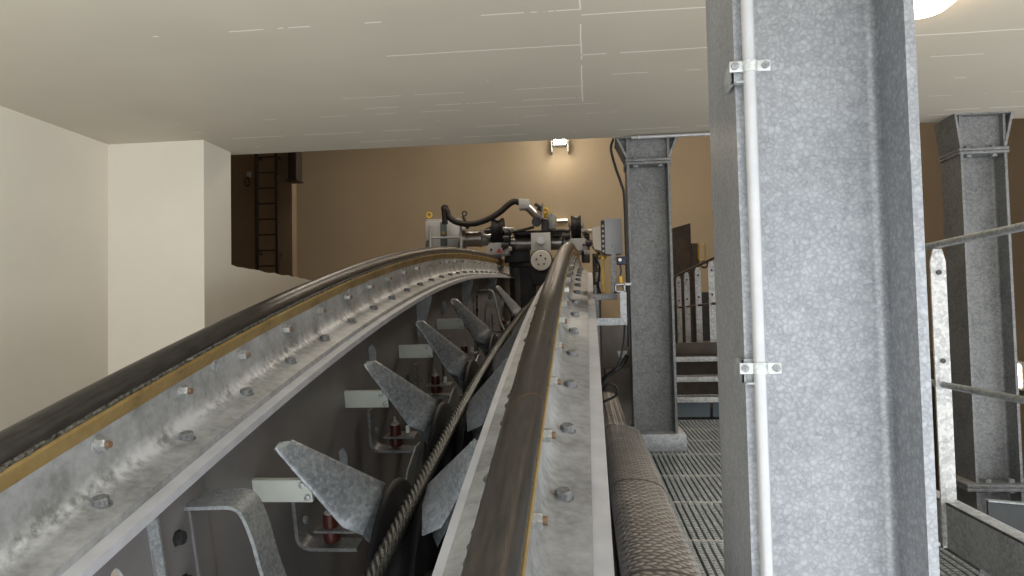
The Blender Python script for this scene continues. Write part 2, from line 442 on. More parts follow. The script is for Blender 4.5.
# girders under the saddles
def web_outline(s0, s1, n0, n1, x):
    k = 24
    return [arc(s0+(s1-s0)*i/k, n0, x) for i in range(k+1)]+[arc(s1-(s1-s0)*i/k, n1, x) for i in range(k+1)]
def girder(X, label, side):
    t = thing('saddle_girder', label, 'girder', (X, 3, -2.6), 'girders under the track rope saddles')
    b = B(); sweep(b, [(-.264,-.3625), (.284,-.3625), (.284,-.400), (-.264,-.400)], X, S0, S1, .15)
    o = b.build('top_flange', M['flange'], t); o['label'] = 'pale zinc-grey top flange'
    xw = X+.10*side
    b = B()
    # plate with a pear-shaped hole, quads around the hole
    if side > 0:
        hs, hn = 2.50, -.80
        hole = []
        for i in range(24):
            a = 2*pi*i/24
            rr = .058*(1+.0*cos(a)); hole.append((hs+rr*sin(a), hn+.17*cos(a)*(1.0 if cos(a) > 0 else .7)+.03))
        outer = []
        for i in range(24):
            a = 2*pi*i/24; sx_, cx_ = sin(a), cos(a); k = 1/max(abs(sx_), abs(cx_))
            outer.append((hs+.35*sx_*k, hn+.41*cx_*k))
        for xx in (xw, xw-.02):
            H = [b.bm.verts.new(arc(s_, n_, xx)) for s_, n_ in hole]; O = [b.bm.verts.new(arc(s_, n_, xx)) for s_, n_ in outer]
            for i in range(24):
                j = (i+1) % 24; b.bm.faces.new((H[i], H[j], O[j], O[i]))
            if xx == xw: H0_ = H
        for i in range(24):
            j = (i+1) % 24; b.bm.faces.new((H0_[i], H0_[j], H[j], H[i]))
        sA, sB, nA, nB = hs-.35, hs+.35, hn+.41, hn-.41
        b.prism(web_outline(S0, sA, -.375, -2.6, xw), (-.02,0,0))
        b.prism(web_outline(sB, S1, -.375, -2.6, xw), (-.02,0,0))
        b.prism(web_outline(sA, sB, -.375, nA, xw), (-.02,0,0))
        b.prism(web_outline(sA, sB, nB, -2.6, xw), (-.02,0,0))
    else:
        b.prism(web_outline(S0, S1, -.375, -2.3, xw), (.02,0,0))
    b.build('web', M['gird'], t, smooth=20)
    for s_ in ((2.72, 7.55, 10.4, 13.2) if side > 0 else (4.6, 7.55, 10.4)):
        b = B()
        if s_ < 3:   # plain upright stiffener bar
            b.prism([arc(s_, -.40, xw), arc(s_, -.40, xw+.05*side), arc(s_, -2.2, xw+.05*side), arc(s_, -2.2, xw)], (0, .014, 0))
        else:
            w = .165
            b.prism([arc(s_, -.383, xw), arc(s_, -.383, xw+w*side), arc(s_, -.46, xw+w*side), arc(s_, -.84, xw+.05*side), arc(s_, -.86, xw)], (0, .014, 0))
        b.build('stiffener', M['galvdk'], t)
    if side > 0:
        for s_, n0 in ((4.93,-1.14), (5.80,-.585), (8.92,-.60), (11.3,-.60), (13.0,-.52), (14.0,-.52)):
            b = B(); b.prism([arc(s_, n0-.17, xw), arc(s_, n0-.17, xw+.055), arc(s_, n0-.05, xw+.058), arc(s_, n0, xw+.03), arc(s_, n0-.03, xw)], (0, .02, 0))
            b.build('tab', M['galvdk'], t)
    return t
girder(XL, 'dark grey girder under the left track rope, with a pear-shaped hole in its plate', 1)
girder(XR, 'girder under the right track rope, with a white flange edge beside the walkway', -1)

# saddles with liners, sealant, bolts, nuts
half = [(.0,-.092), (.030,-.092), (.038,-.0966), (.048,-.215), (.056,-.262), (.075,-.292), (.105,-.310), (.2223,-.333), (.2223,-.362)]
body = half + [(-x, n) for x, n in half[::-1][:-1]]
def hexhead(r, h, washer=True, thread=0.0):
    b = B()
    if washer: b.cyl((0,0,0), (0,0,.005), r*1.22, n=20)
    z0 = .005 if washer else 0
    b.lathe((0,0,0), (0,0,1), [(z0, .001), (z0, r), (z0+h*.88, r), (z0+h, r*.86), (z0+h, .001)], n=6)
    if thread: b.cyl((0,0,z0+h*.95), (0,0,z0+h+thread), r*.52, n=12)
    return b
VB = hexhead(.031, .030); VB_me = VB.build('bolt', M['boltst'], local=True).data
NT = hexhead(.0265, .036, True, 0.0); NT_me = NT.build('nut', M['zinc'], local=True).data
TH = B().cyl((0,0,.03), (0,0,.055), .0135, n=12); TH_me = TH.build('stud_end', M['redbr'] if False else paint('rusty_stud', (.30,.19,.12), .6, .3, .2, 60), local=True).data
for me in (VB_me, NT_me, TH_me):
    for o in [o for o in COL.objects if o.data == me]: bpy.data.objects.remove(o)
def put(name, me, root, wloc, rot):
    o = bpy.data.objects.new(name, me); COL.objects.link(o); o.parent = root
    o.matrix_local = Matrix.Translation(Vector(wloc)-Vector(root.location)) @ rot
    return o
DS = .5788
def saddle(X, label, sv, seed):
    t = thing('rope_saddle', label, 'rope saddle', (X, 3, arc(3, -.3449).z), 'rope saddles')
    b = B(); sweep(b, body, X, S0+.1, S1-.1, .12); b.build('saddle_casting', M['saddle'] if X == XL else M['saddle_plain'], t, smooth=28)
    for sd in (1, -1):
        b = B(); sweep(b, [(sd*.046,-.026), (sd*.066,-.024), (sd*.0700,-.036), (sd*.0445,-.0975), (sd*.030,-.0975)], X, S0+.1, S1-.1, .1)
        o = b.build('liner', M['gold'], t); o['label'] = 'ochre bronze liner strip'
        random.seed(seed+sd)
        jags = {}
        def jag(i, k):
            if k not in jags:
                big = random.random() < .3
                jags[k] = (sd*random.uniform(-.002, .014 if big else .005), random.uniform(-.006, .004))
                if X == XR and sd == 1: jags[k] = (-.004*sd+random.uniform(-.002, .001), .004)
            return (jags[k][0]*(1 if i in (1, 2) else .2), jags[k][1]*(1 if i in (2, 3) else .3))
        b = B(); sweep(b, [(sd*.044,-.006), (sd*.063,-.006), (sd*.067,-.014), (sd*.062,-.026), (sd*.044,-.028)], X, S0+.1, S1-.1, .03, jag)
        o = b.build('sealant_bead', M['mastic'], t, smooth=20); o['label'] = 'ragged grey and black sealant bead'
        k = 0
        ss = sv-DS*2
        while ss < 18:
            R = Matrix.Rotation(slope(ss), 4, 'X')
            put('bolt', VB_me, t, arc(ss-.075, -.321, X+sd*.124), R @ Matrix.Rotation(random.uniform(0, 1), 4, 'Z'))
            sn = ss+.06
            nn = put('nut', NT_me, t, arc(sn, -.143, X+sd*.0425), R @ Matrix.Rotation(sd*pi/2, 4, 'Y') @ Matrix.Rotation(random.uniform(0, 1), 4, 'Z'))
            st = bpy.data.objects.new('stud_end', TH_me); COL.objects.link(st); st.parent = nn; 
            st['label'] = 'rusty stud end'
            ss += DS; k += 1
        # lifting-eye bosses on the visible faces
        for sb in ((sv+.95, sv+3.05, sv+6.6) if sd == 1 else ()):
            b = B(); b.lathe((0,0,0), (1,0,0), [(0,.030), (.012,.030), (.012,.021), (0,.021)], n=24)
            o = b.build('boss', M['galv'], t, local=True); o.matrix_local = Matrix.Translation(arc(sb, -.120, X+.041)-Vector(t.location)) @ Matrix.Rotation(slope(sb), 4, 'X')
    return t
saddle(XL, 'galvanized rope saddle carrying the left track rope, streaked with white rust', 2.539, 11)
saddle(XR, 'galvanized rope saddle carrying the right track rope, beside the walkway', 2.600, 23)

# track ropes
def track_rope(X, label):
    b = B(); n = 40
    prof = [(.0625*sin(2*pi*i/n+pi), .0625*cos(2*pi*i/n+pi)) for i in range(n)]
    sweep(b, prof, X, S0, S1, .08)
    o = b.build('track_rope', M['rope'] if X == XR else M['rope_plain'], smooth=60); prop(o, label, 'rope', 'track ropes'); return o
track_rope(XL, 'left thick black track rope lying in the far left saddle')
track_rope(XR, 'right thick black track rope with coppery scratches, lying in the saddle beside the walkway')

# haul rope: eight twisted strands
def hn(s):
    P = [(2.6,-1.12), (3.3,-1.122), (5,-1.15), (6,-1.136), (7.5,-1.118), (9.7,-1.074), (12.7,-.93), (15,-.80)]
    for (a, x), (c, y) in zip(P, P[1:]):
        if s <= c:
            t = max(0, (s-a)/(c-a)); t = t*t*(3-2*t)*.5+t*.5; return x+(y-x)*t
    return P[-1][1]
b = B(); nk = 64; rings = []
ds_ = .0125; L = int((14.6-2.7)/ds_)
for k in range(L+1):
    s = 2.7+k*ds_; n0 = hn(s); tw = k*ds_/.075*(2*pi/8)
    rings.append([b.bm.verts.new(arc(s, n0+(.030+.015*abs(sin(4*(a_+tw)))**.7)*cos(a_), XH+(.030+.015*abs(sin(4*(a_+tw)))**.7)*sin(a_))) for a_ in [2*pi*i/nk for i in range(nk)]])
for k in range(L):
    for i in range(nk):
        j = (i+1) % nk; b.bm.faces.new((rings[k][i], rings[k][j], rings[k+1][j], rings[k+1][i]))
b.bm.faces.new(rings[0][::-1]); b.bm.faces.new(rings[-1])
o = b.build('haul_rope', M['wire'], smooth=75); prop(o, 'twisted dark steel haul rope running over the black rollers between the girders', 'rope')

# ------------------------------------------------------------------ rollers, deflectors, brackets between the girders
def lx(x): return x-XH
def local_to(s):       # location/rotation of a unit
    return arc(s, 0, XH), (slope(s), 0, 0)
# roller
def make_roller():
    t = thing('rope_roller', 'x', 'roller', group='haul rope rollers')
    R = .645; cz = -1.675; cs = .06
    c = (0, cs, cz)
    hp = [(.135, R-.20), (.135, R-.012), (.128, R), (.112, R-.004), (.098, R-.025), (.075, R-.07), (.045, R-.122), (.02, R-.138)]
    prof = [(-x, r_) for x, r_ in hp]+[(0, R-.141)]+hp[::-1]
    b = B(); b.lathe(c, (1,0,0), prof, 96); o = b.build('tyre', M['rubber'], t, local=True, smooth=50); o['label'] = 'black rubber tyre with a deep groove'
    b = B(); b.lathe(c, (1,0,0), [(-.06,.10), (-.06,R-.22), (-.10,R-.20), (-.10,R-.185), (.10,R-.185), (.10,R-.20), (.06,R-.22), (.06,.10)], 64); b.build('wheel_disc', M['steeldk'], t, local=True)
    b = B(); b.cyl((-.30, cs, cz), (.30, cs, cz), .045, n=24); b.cyl((-.14, cs, cz), (.14, cs, cz), .11, n=32); b.build('axle', M['steel'], t, local=True)
    for sd in (-1, 1):
        x = sd*.185
        out = [(-.62,-1.98), (-.62,-1.52), (-.5,-1.40), (-.15,-1.50), (.25,-1.50), (.52,-1.44), (.62,-1.36), (.75,-1.235), (1.02,-1.17), (1.16,-1.19), (1.17,-1.24), (1.05,-1.33), (.92,-1.41), (.80,-1.44), (.5,-1.62), (.5,-1.98)]
        b = B(); b.prism([(x, s_, n_) for s_, n_ in out], (sd*.012, 0, 0)); b.build('frame_plate', M['galvdk'], t, local=True)
    return t
def make_deflector(sd):
    """folded guide sheet on a pale arm; sd=+1 sits on the left girder side"""
    t = thing('deflector_plate', 'x', 'deflector plate', group='deflector plates')
    def P(x, s, n): v = lx(x); return Vector((v*sd, s, n))
    tip0, tip1, tip2 = P(-1.605,-.475,-.568), P(-1.590,-.440,-.548), P(-1.545,-.40,-.555)
    tr, br, bm_ = P(-1.195, 0,-.985), P(-1.228,-.345,-1.110), P(-1.335,-.345,-1.062)
    b = B(); bm = b.bm
    n = 8
    def quad(a, c, k): return a.lerp(c, k)
    # fan of strips from tip edge to the curved roller edge
    top = [tip2.lerp(tr, i/n) for i in range(n+1)]
    low = [tip0.lerp(bm_, i/n) for i in range(n+1)]
    mid = []
    rows = []
    for i in range(n+1):
        a, c = top[i], low[i]
        row = []
        for k in range(6):
            f = k/5; p = a.lerp(c, f); p = p+Vector((0, -.02*sin(pi*f)*(i/n), .028*sin(pi*f)*(i/n)))
            row.append(bm.verts.new(p))
        rows.append(row)
    for i in range(n):
        for k in range(5): bm.faces.new((rows[i][k], rows[i][k+1], rows[i+1][k+1], rows[i+1][k]))
    # blunt tip
    v1 = bm.verts.new(tip1)
    bm.faces.new([v1]+[rows[0][k] for k in range(6)])
    # lower point
    last = rows[n]
    vb = bm.verts.new(br); vm = bm.verts.new(tr.lerp(br, .5)+Vector((sd*.012, -.01, .022)))
    bm.faces.new([last[0], vm, last[2], last[1]]); bm.faces.new([last[2], vm, vb, last[3]]); bm.faces.new([last[3], vb, last[5], last[4]])
    # rolled-over top edge
    prev = [r[0] for r in rows]
    for (dy, dz) in ((.016,-.002), (.030,-.014), (.036,-.034)):
        cur = [bm.verts.new(top[i]+Vector((0, dy, dz))*(.35+.65*i/n)) for i in range(n+1)]
        for i in range(n): bm.faces.new((prev[i], prev[i+1], cur[i+1], cur[i]))
        prev = cur
    o = b.build('guide_sheet', M['galvfin'], t, local=True, smooth=45)
    md = o.modifiers.new('thickness', 'SOLIDIFY'); md.thickness = .007; md.offset = -1
    # lower rear sheet
    pts = [P(-1.57,-.37,-.61), P(-1.21, .0,-1.03), P(-1.21,-.05,-1.27), P(-1.25,-.12,-1.30), P(-1.585,-.40,-.66)]
    b = B(); b.prism(pts, (0, .008, 0)); b.build('back_sheet', M['galvfin'], t, local=True)
    # arm and its bolts
    x0, x1 = lx(-1.80)*sd, lx(-1.475)*sd
    b = B(); b.box(min(x0, x1), max(x0, x1), -.36, -.325, -.915, -.79, .004); o = b.build('mounting_arm', M['palegrn'], t, local=True); o['label'] = 'pale greenish-white plastic arm'
    for (x, n_) in ((-1.525,-.815), (-1.50,-.885)):
        b = B(); b.lathe((lx(x)*sd, -.362, n_), (0,-1,0), [(0,.001), (0,.017), (.012,.017), (.014,.013), (.014,.001)], 6); b.build('bolt', M['zinc'], t, local=True)
    return t
def make_bracket():
    t = thing('angle_bracket', 'x', 'bracket', group='angle brackets on the left girder')
    path = fillet([(lx(-1.725), -1.05), (lx(-1.725), -1.37), (lx(-1.380), -1.37)], .075, 8)
    b = B(); b.band(path, (-.02, .10), .022); b.build('bent_bar', M['galvgrey'], t, local=True)
    b = B(); b.prism([(lx(-1.630),-.03,-1.272), (lx(-1.380),-.03,-1.272), (lx(-1.380),.11,-1.272), (lx(-1.600),.11,-1.272)], (0,0,.014)); b.build('shelf', M['galvgrey'], t, local=True)
    c = lx(-1.544)
    b = B(); b.lathe((c,.035,-1.348), (0,0,1), [(0,.001), (0,.046), (.02,.05), (.07,.05), (.076,.046), (.076,.001)], 28); b.lathe((c,.035,-1.258), (0,0,1), [(0,.001), (0,.046), (.02,.044), (.075,.042), (.082,.038), (.082,.001)], 28)
    o = b.build('rubber_bush', M['redbr'], t, local=True); o['label'] = 'red-brown rubber bush'
    b = B(); b.cyl((c,.035,-1.177), (c,.035,-1.170), .034, n=20); b.lathe((c,.035,-1.170), (0,0,1), [(0,.001), (0,.02), (.02,.02), (.024,.016), (.024,.001)], 6); b.cyl((c,.035,-1.15), (c,.035,-1.115), .009, n=10); b.build('bolt', M['zinc'], t, local=True)
    b = B(); b.lathe((lx(-1.703),.035,-1.22), (1,0,0), [(0,.001), (0,.024), (.018,.024), (.022,.018), (.022,.001)], 6); b.build('bolt', M['boltst'], t, local=True)
    b = B(); b.box(c+.075, c+.105, .06, .09, -1.258, -1.20, .003); o = b.build('spacer', M['white'], t, local=True); o['label'] = 'small white spacer block'
    return t
def make_hoop():
    t = thing('guard_hoop', 'x', 'guard hoop', group='guard hoops')
    path = fillet([(lx(-1.80),-.60), (lx(-1.53),-.59), (lx(-1.485),-.74), (lx(-1.455),-.95), (lx(-1.40),-1.16), (lx(-1.22),-1.48)], .13, 8)
    b = B(); b.band(path, (-.085, .085), .017); b.build('bent_strap', M['galvdk'], t, local=True, smooth=50)
    b = B(); b.box(lx(-1.80), lx(-1.784), -.33, .10, -1.7, -.53, .003); b.build('mounting_plate', M['gird'], t, local=True)
    b = B(); b.box(lx(-1.784), lx(-1.772), -.062, -.040, -1.7, -.63, .003); b.build('weld_strip', M['gird'], t, local=True)
    for n_ in (-.70, -.91, -1.12):
        b = B(); b.lathe((lx(-1.784),-.165, n_), (1,0,0), [(0,.001), (0,.036), (.006,.036), (.006,.03), (.03,.03), (.035,.023), (.035,.001)], 6); b.build('bolt', M['steeldk'], t, local=True)
    return t
ORD = ['nearest', 'second nearest', 'third nearest', 'fourth nearest', 'fifth nearest', 'farthest']
SU = [3.97, 5.50, 7.10, 8.90, 13.15]
ro = make_roller(); dl = make_deflector(1); dr = make_deflector(-1); br_ = make_bracket()
for i, s in enumerate(SU):
    last = i == len(SU)-1
    w = 'farthest' if last else ORD[i]
    for k, (proto, lab) in enumerate(((ro, 'black rubber rope roller under the haul rope, '+w+' of the row'),
                                     (dl, 'galvanized pointed deflector plate on a pale arm, '+w+' of those on the left girder'),
                                     (dr, 'galvanized deflector plate half hidden by the right girder flange, '+w+' of those'),
                                     (br_, 'small bent angle bracket with red-brown bush below a pale arm, '+w+' of the row'))):
        o = proto if i == 0 else copy_tree(proto)
        o.location, o.rotation_euler = local_to(s); o['label'] = lab
h = make_hoop()
for i, s in enumerate((3.045, 11.75)):
    o = h if i == 0 else copy_tree(h)
    o.location, o.rotation_euler = local_to(s)
    o['label'] = ('bent flat steel guard hoop bolted to the left girder at the bottom of the photo', 'small guard hoop far up the left girder, behind the fourth deflector plate')[i]
for i, s in enumerate((4.75, 6.30, 8.0, 10.2, 12.2)):
    y0 = arc(s, 0)
    t = thing('cross_beam', ('dark cross beam between the two girders below the haul rope, '+(ORD[i] if i < 4 else 'farthest')+' of the row'), 'beam', (XH, y0.y, y0.z-2.25), 'cross beams between the girders')
    b = B(); b.box(XL+.10, XR-.10, y0.y-.09, y0.y+.09, y0.z-2.25, y0.z-2.23); b.box(XL+.10, XR-.10, y0.y-.09, y0.y+.09, y0.z-2.03, y0.z-2.01); b.build('flange', M['gird'], t)
    b = B(); b.box(XL+.10, XR-.10, y0.y-.01, y0.y+.01, y0.z-2.235, y0.z-2.02); b.build('web', M['gird'], t)

# ------------------------------------------------------------------ columns
def column(name, label, x0, x1, y0, y1, z0, z1, mat, mat2=None, head=None, base=None, splice=None):
    t = thing('steel_column', label, 'column', ((x0+x1)/2, (y0+y1)/2, z0), 'steel columns')
    tf = .020; tw = .012; ym = (y0+y1)/2
    b = B()
    r = .022
    # rolled H section with root radii, flanges along Y
    half = [(x0, y0), (x0+tf, y0), (x0+tf, ym-tw/2-r)]
    half += [(x0+tf+r-r*cos(a), ym-tw/2-r+r*sin(a)) for a in [pi/2*i/5 for i in range(1, 6)]]
    right = [(x0+x1-x, y) for x, y in half[::-1]]
    front = half+right
    back = [(x, 2*ym-y) for x, y in front[::-1]]
    b.prism([(x, y, z0) for x, y in front+back], (0, 0, z1-z0))
    b.build('shaft', mat, t, smooth=30)
    if head:
        zc_, xa, xb, top = head
        b = B(); b.box(x0-.012, x1+.012, y0-.012, y1+.012, zc_, zc_+.022, .003); b.box(x0-.012, x1+.012, y0-.012, y1+.012, zc_+.025, zc_+.047, .003); b.build('cap_plate', mat, t)
        zb = zc_+.047
        b = B()
        b.prism([(x0, y0, zb), (x0+.018, y0, zb), (xa+.018, y0-.03, top), (xa, y0-.03, top)], (0, y1-y0+.02, 0))
        b.prism([(x1-.018, y0, zb), (x1, y0, zb), (xb, y0-.03, top), (xb-.018, y0-.03, top)], (0, y1-y0+.02, 0))
        b.prism([(x0+.018, y0+.05, zb), (x1-.018, y0+.05, zb), (xb-.018, y0+.05, top), (xa+.018, y0+.05, top)], (0, .014, 0))
        b.box(xa, xb, y0-.03, y1, top-.012, top)
        b.build('flared_head', mat2 or mat, t, smooth=30)
        for xx in (x0+.075, x1-.075):
            for zz, d in ((zb, 1), (zc_, -1)):
                q = B(); q.lathe((xx, y0+.04, zz), (0,0,d), [(0,.001), (0,.024), (.018,.024), (.022,.018), (.022,.001)], 6); q.build('bolt', M['boltst'], t)
    if base:
        bx0, bx1, by0, by1, bz0, bz1 = base
        b = B(); b.box(bx0, bx1, by0, by1, bz0, bz1, .004); b.build('base_block', M['galv'], t)
    if splice:
        b = B(); b.box(x0-.09, x1+.10, y0-.06, y1+.06, splice, splice+.025, .003); b.box(x0-.09, x1+.10, y0-.06, y1+.06, splice+.028, splice+.053, .003); b.build('splice_plate', mat, t)
        for xx in (x0+.09, x1-.08):
            for zz, d in ((splice+.053, 1), (splice, -1)):
                q = B(); q.lathe((xx, y0+.02, zz), (0,0,d), [(0,.001), (0,.026), (.022,.026), (.027,.02), (.027,.001)], 6); q.build('bolt', M['boltst'], t)
    return t
column('c', 'large galvanized H-section column in the right foreground with a conduit on it', .31, .666, 1.54, 1.862, -2.6, ZC, M['galvcol'])
column('c', 'galvanized H-section column with a flared head, standing beyond the tread-plate cover', .345, .700, 6.2, 6.52, -1.0, ZC, M['galvgrey'], M['galvgrey'],
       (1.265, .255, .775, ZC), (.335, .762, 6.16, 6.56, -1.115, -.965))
column('c', 'dull grey H-section column with a flared head at the right edge, behind the handrail', 2.861, 3.197, 5.95, 6.266, -2.6, ZC, M['galvgrey'], M['galvgrey'],
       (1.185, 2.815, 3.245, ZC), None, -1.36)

# conduit on the foreground column
t = thing('conduit', 'pale metal conduit clamped up the front of the foreground column', 'conduit', (.335, 1.52, -1.1))
b = B(); b.cyl((.334, 1.515, -1.1), (.334, 1.515, ZC), .0125, n=24); b.build('pipe', M['conduit'], t)
for z in (.497, -.108):
    b = B(); b.lathe((.334, 1.515, z-.011), (0,0,1), [(0,.0125), (0,.0155), (.022,.0155), (.022,.0125)], 28)
    b.box(.348, .374, 1.508, 1.511, z-.011, z+.011, .001); b.box(.294, .320, 1.508, 1.511, z-.011, z+.011, .001)
    o = b.build('clamp', M['zinc'], t)
    for x in (.304, .364):
        q = B(); q.cyl((x, 1.508, z), (x, 1.502, z), .0075, n=14); q.box(x-.001, x+.001, 1.5005, 1.503, z-.006, z+.006); q.build('screw', M['boltst'], o)
    b = B(); b.box(.300, .346, 1.525, 1.531, z-.030, z+.018, .001); b.box(.300, .306, 1.525, 1.60, z-.030, z+.018, .001); b.box(.306, .332, 1.512, 1.527, z-.032, z-.028)
    b.build('beam_clip', M['galvdk'], t)

# ------------------------------------------------------------------ walkway
def make_panel(y0, y1, x0=.405, x1=1.62):
    t = thing('grating_panel', 'x', 'grating panel', ((x0+x1)/2, y0, -1.13), 'walkway grating panels')
    b = B(); x = x0; random.seed(1)
    while x < x1-.02:
        b.box(x, x+.023, y0+.008, y1-.008, -1.128, -1.1)
        yy = y0+.03
        while yy < y1-.03:
            b.box(x+.003, x+.020, yy, yy+.010, -1.101, -1.0965); yy += .034
        x += .0365
    b.build('bearing_bars', M['grate'], t)
    b = B(); b.box(x0, x1, y0+.001, y0+.006, -1.128, -1.098); b.box(x0, x1, y1-.006, y1-.001, -1.128, -1.098); b.build('edge_bar', M['galvbar'], t)
    return t
gy = [2.25, 2.99, 3.733, 4.491, 5.229, 6.028, 6.68, 7.33, 7.968]
for i in range(len(gy)-1):
    w = ['first', 'second', 'third', 'fourth', 'fifth', 'sixth', 'seventh', 'eighth'][i]
    o = make_panel(gy[i], gy[i+1]); o['label'] = 'galvanized walkway grating panel, '+w+' from the camera, right of the tread-plate cover'
b = B()
for x in (.45, 1.55): b.box(x-.04, x+.04, 1.2, 8.0, -1.28, -1.13)
t = thing('walkway_frame', 'dark steel frame carrying the walkway grating', 'frame', (1, 4, -1.28)); b.build('bearer', M['steeldk'], t)

# tread-plate duct cover beside the right girder
def cover(y0, y1, x0, x1, label):
    t = thing('duct_cover', label, 'duct cover', ((x0+x1)/2, (y0+y1)/2, -1.1), 'tread-plate duct covers')
    zt = -.878
    prof = fillet([(x0, -1.1), (x0, zt), (x0+(x1-x0)*.55, zt+.004), (x1-.02, zt-.035), (x1, -1.1)], .075, 7)
    b = B(); b.prism([(x, y0, z) for x, z in prof], (0, y1-y0, 0)); b.build('plate', M['treadpl'], t, smooth=30)
    # raised lozenges following the bent plate
    seg = [(Vector(prof[i]), Vector(prof[i+1])) for i in range(len(prof)-1)]
    tot = sum((q-p).length for p, q in seg)
    def onp(d):
        for p, q in seg:
            l = (q-p).length
            if d <= l:
                tt = (q-p)/max(l, 1e-9); return p+tt*d, Vector((-tt.y, tt.x))
            d -= l
        return seg[-1][1], Vector((1, 0))
    b = B(); y = y0+.022; row = 0
    while y < y1-.02:
        d = .095+(.022 if row % 2 else 0)
        while d < tot-.03:
            a = .36 if (row % 2) else -.36
            L = .0235; W = .0125; H = .005
            vs = []
            for (u, v, hh) in ((-L,0,0), (0,-W,0), (L,0,0), (0,W,0), (-L*.45,0,H), (L*.45,0,H)):
                du = u*cos(a)-v*sin(a); dv = u*sin(a)+v*cos(a)
                p, nn = onp(d+du); p = p+nn*(hh-.0004); vs.append(b.bm.verts.new((p.x, y+dv, p.y)))
            for f in ((0,1,4), (1,5,4), (1,2,5), (2,3,5), (3,4,5), (3,0,4)): b.bm.faces.new([vs[i] for i in f])
            d += .044
        y += .036; row += 1
    b.build('raised_pattern', M['treadtop'], t, smooth=10)
    return t
cover(1.35, 2.62, .10, .398, 'worn tread-plate duct cover closest to the camera, at the bottom edge')
cover(2.632, 4.06, .10, .398, 'worn tread-plate duct cover, second from the camera, beside the right girder')
cover(4.072, 6.10, .10, .405, 'worn tread-plate duct cover in front of the column with the square base block')
cover(6.112, 8.9, .10, .325, 'narrower tread-plate duct cover running past the left of the column base')
# services in the gap between girder and duct cover
for i, (x, z, r, lb) in enumerate(((.060, -.93, .010, 'thin black cable along the gap between right girder and duct cover'), (.080, -1.02, .012, 'second black cable low in the gap beside the duct cover'))):
    b = B(); b.tube([(x, 1.3, z), (x+.006, 3.0, z-.02), (x-.004, 5.0, z+.01), (x, 7.0, z)], r, 10); o = b.build('cable', M['cable']); prop(o, lb, 'cable')

# dark frame carrying the saddle ends
t = thing('support_frame', 'dark steel support frame under the carriage, between the far ends of the girders', 'frame', (XH, 16.2, -2.6))
b = B(); b.box(-1.72, -.42, 16.2, 16.24, -2.6, 1.2); b.build('back_plate', M['steeldk'], t)
for x in (-1.55, -1.07, -.6):
    b = B(); b.box(x-.06, x+.06, 16.08, 16.2, -2.6, 1.12, .01); b.build('rib', M['gird'], t)
b = B(); b.box(-1.72, -.42, 16.05, 16.2, 1.12, 1.30, .01); b.build('top_beam', M['steeldk'], t)
# stairs beyond the grating
t = thing('steel_stairs', 'short flight of galvanized grating steps beyond the walkway, right of the flared column', 'stairs', (1.1, 8.3, -1.1))
for (y, z, d) in ((7.99, -.866, .26), (8.29, -.676, .26), (8.59, -.474, .6)):
    b = B(); b.box(.55, 1.9, y, y+.006, z-.055, z, .001); b.box(.55, 1.9, y+d-.006, y+d, z-.055, z, .001); o = b.build('tread_nosing', M['galvbar'], t); 
    b = B(); x = .56
    while x < 1.88: b.box(x, x+.010, y+.006, y+d-.006, z-.03, z-.002); x += .032
    b.build('tread_grating', M['grate'], t)
b = B(); b.box(.55, 1.9, 9.19, 9.2, -1.12, -.53); o = b.build('shade_backing', M['brownst'], t); o['label'] = 'dark backing for the shade behind the open risers'  # dark sheet stands in for the shade between the treads
b = B(); b.box(.66, .70, 7.97, 9.2, -1.1, -.5, .003); b.build('stringer', M['galvdk'], t)
b = B(); b.box(1.9, 1.945, 7.97, 9.2, -1.1, -.5, .003); b.build('stringer', M['galvdk'], t)
b = B(); b.box(.55, 1.9, 8.9, 8.93, -.47, -.325, .002); o = b.build('kick_plate', M['brownst'], t); o['label'] = 'brown kick plate above the top step'
b = B(); b.box(.55, 1.27, 8.20, 8.23, -1.1, -.93); b.box(1.30, 1.9, 8.20, 8.23, -1.1, -.93); o = b.build('riser_panel', M['bluegr'], t); o['label'] = 'blue-grey panel under the lowest step'
b = B(); b.box(.55, 4.1, 8.94, 13.6, -.52, -.47); o = b.build('landing', M['brownst']); prop(o, 'dark landing plate at the head of the steps', 'landing')

def railing(name, label, x, ys, zt, zm, zb, w, y0, y1, mat_rail, rr):
    t = thing('guard_rail', label, 'railing', (x, ys[0], zb))
    for y in ys:
        b = B()
        zz = zt-.02
        out = [(y-w/2, zb), (y+w/2, zb), (y+w/2, zz-.06), (y+w*.28, zz), (y-w*.28, zz), (y-w/2, zz-.06)]
        out = [(y+(q-y)*1.0, z) for q, z in out]
        b.prism([(x+(q-y), y, z) for q, z in out], (0, .012, 0))
        o = b.build('post', M['galvbar'], t); o['label'] = 'pale flat-bar post'
        for z in (zz-.11, zm+.11):
            q = B(); q.cyl((x, y-.0005, z), (x, y-.008, z), w*.17, n=12); q.build('screw', M['steeldk'], o)
    b = B(); b.tube([(x, y0, zt), (x, y1, zt)], rr, 16, 0); b.build('handrail', mat_rail, t)
    b = B(); b.tube([(x, y0, zm), (x, y1, zm)], rr*.9, 16, 0); b.build('mid_rail', mat_rail, t)
    return t
railing('r', 'galvanized guard rail at the right edge, its post beside the foreground column', 1.62, (2.55, 3.62, 4.69, 5.76), .303, -.347, -1.09, .068, 1.6, 6.6, M['galvdk'], .017)
railing('r', 'far guard rail of pale flat-bar posts above the steps', 1.47, (9.04, 10.15, 11.3, 12.32), .66, .13, -.47, .078, 8.6, 13.0, M['brownst'], .017)
t = thing('kick_beam', 'dark channel beam along the walkway edge below the right guard rail', 'beam', (1.63, 4, -1.09))
b = B(); b.box(1.605, 1.613, 1.7, 6.6, -1.09, -.885); b.build('web', M['galvdk'], t)
b = B(); b.box(1.605, 1.68, 1.7, 6.6, -.893, -.885, .001); b.build('top_flange', M['galv'], t)
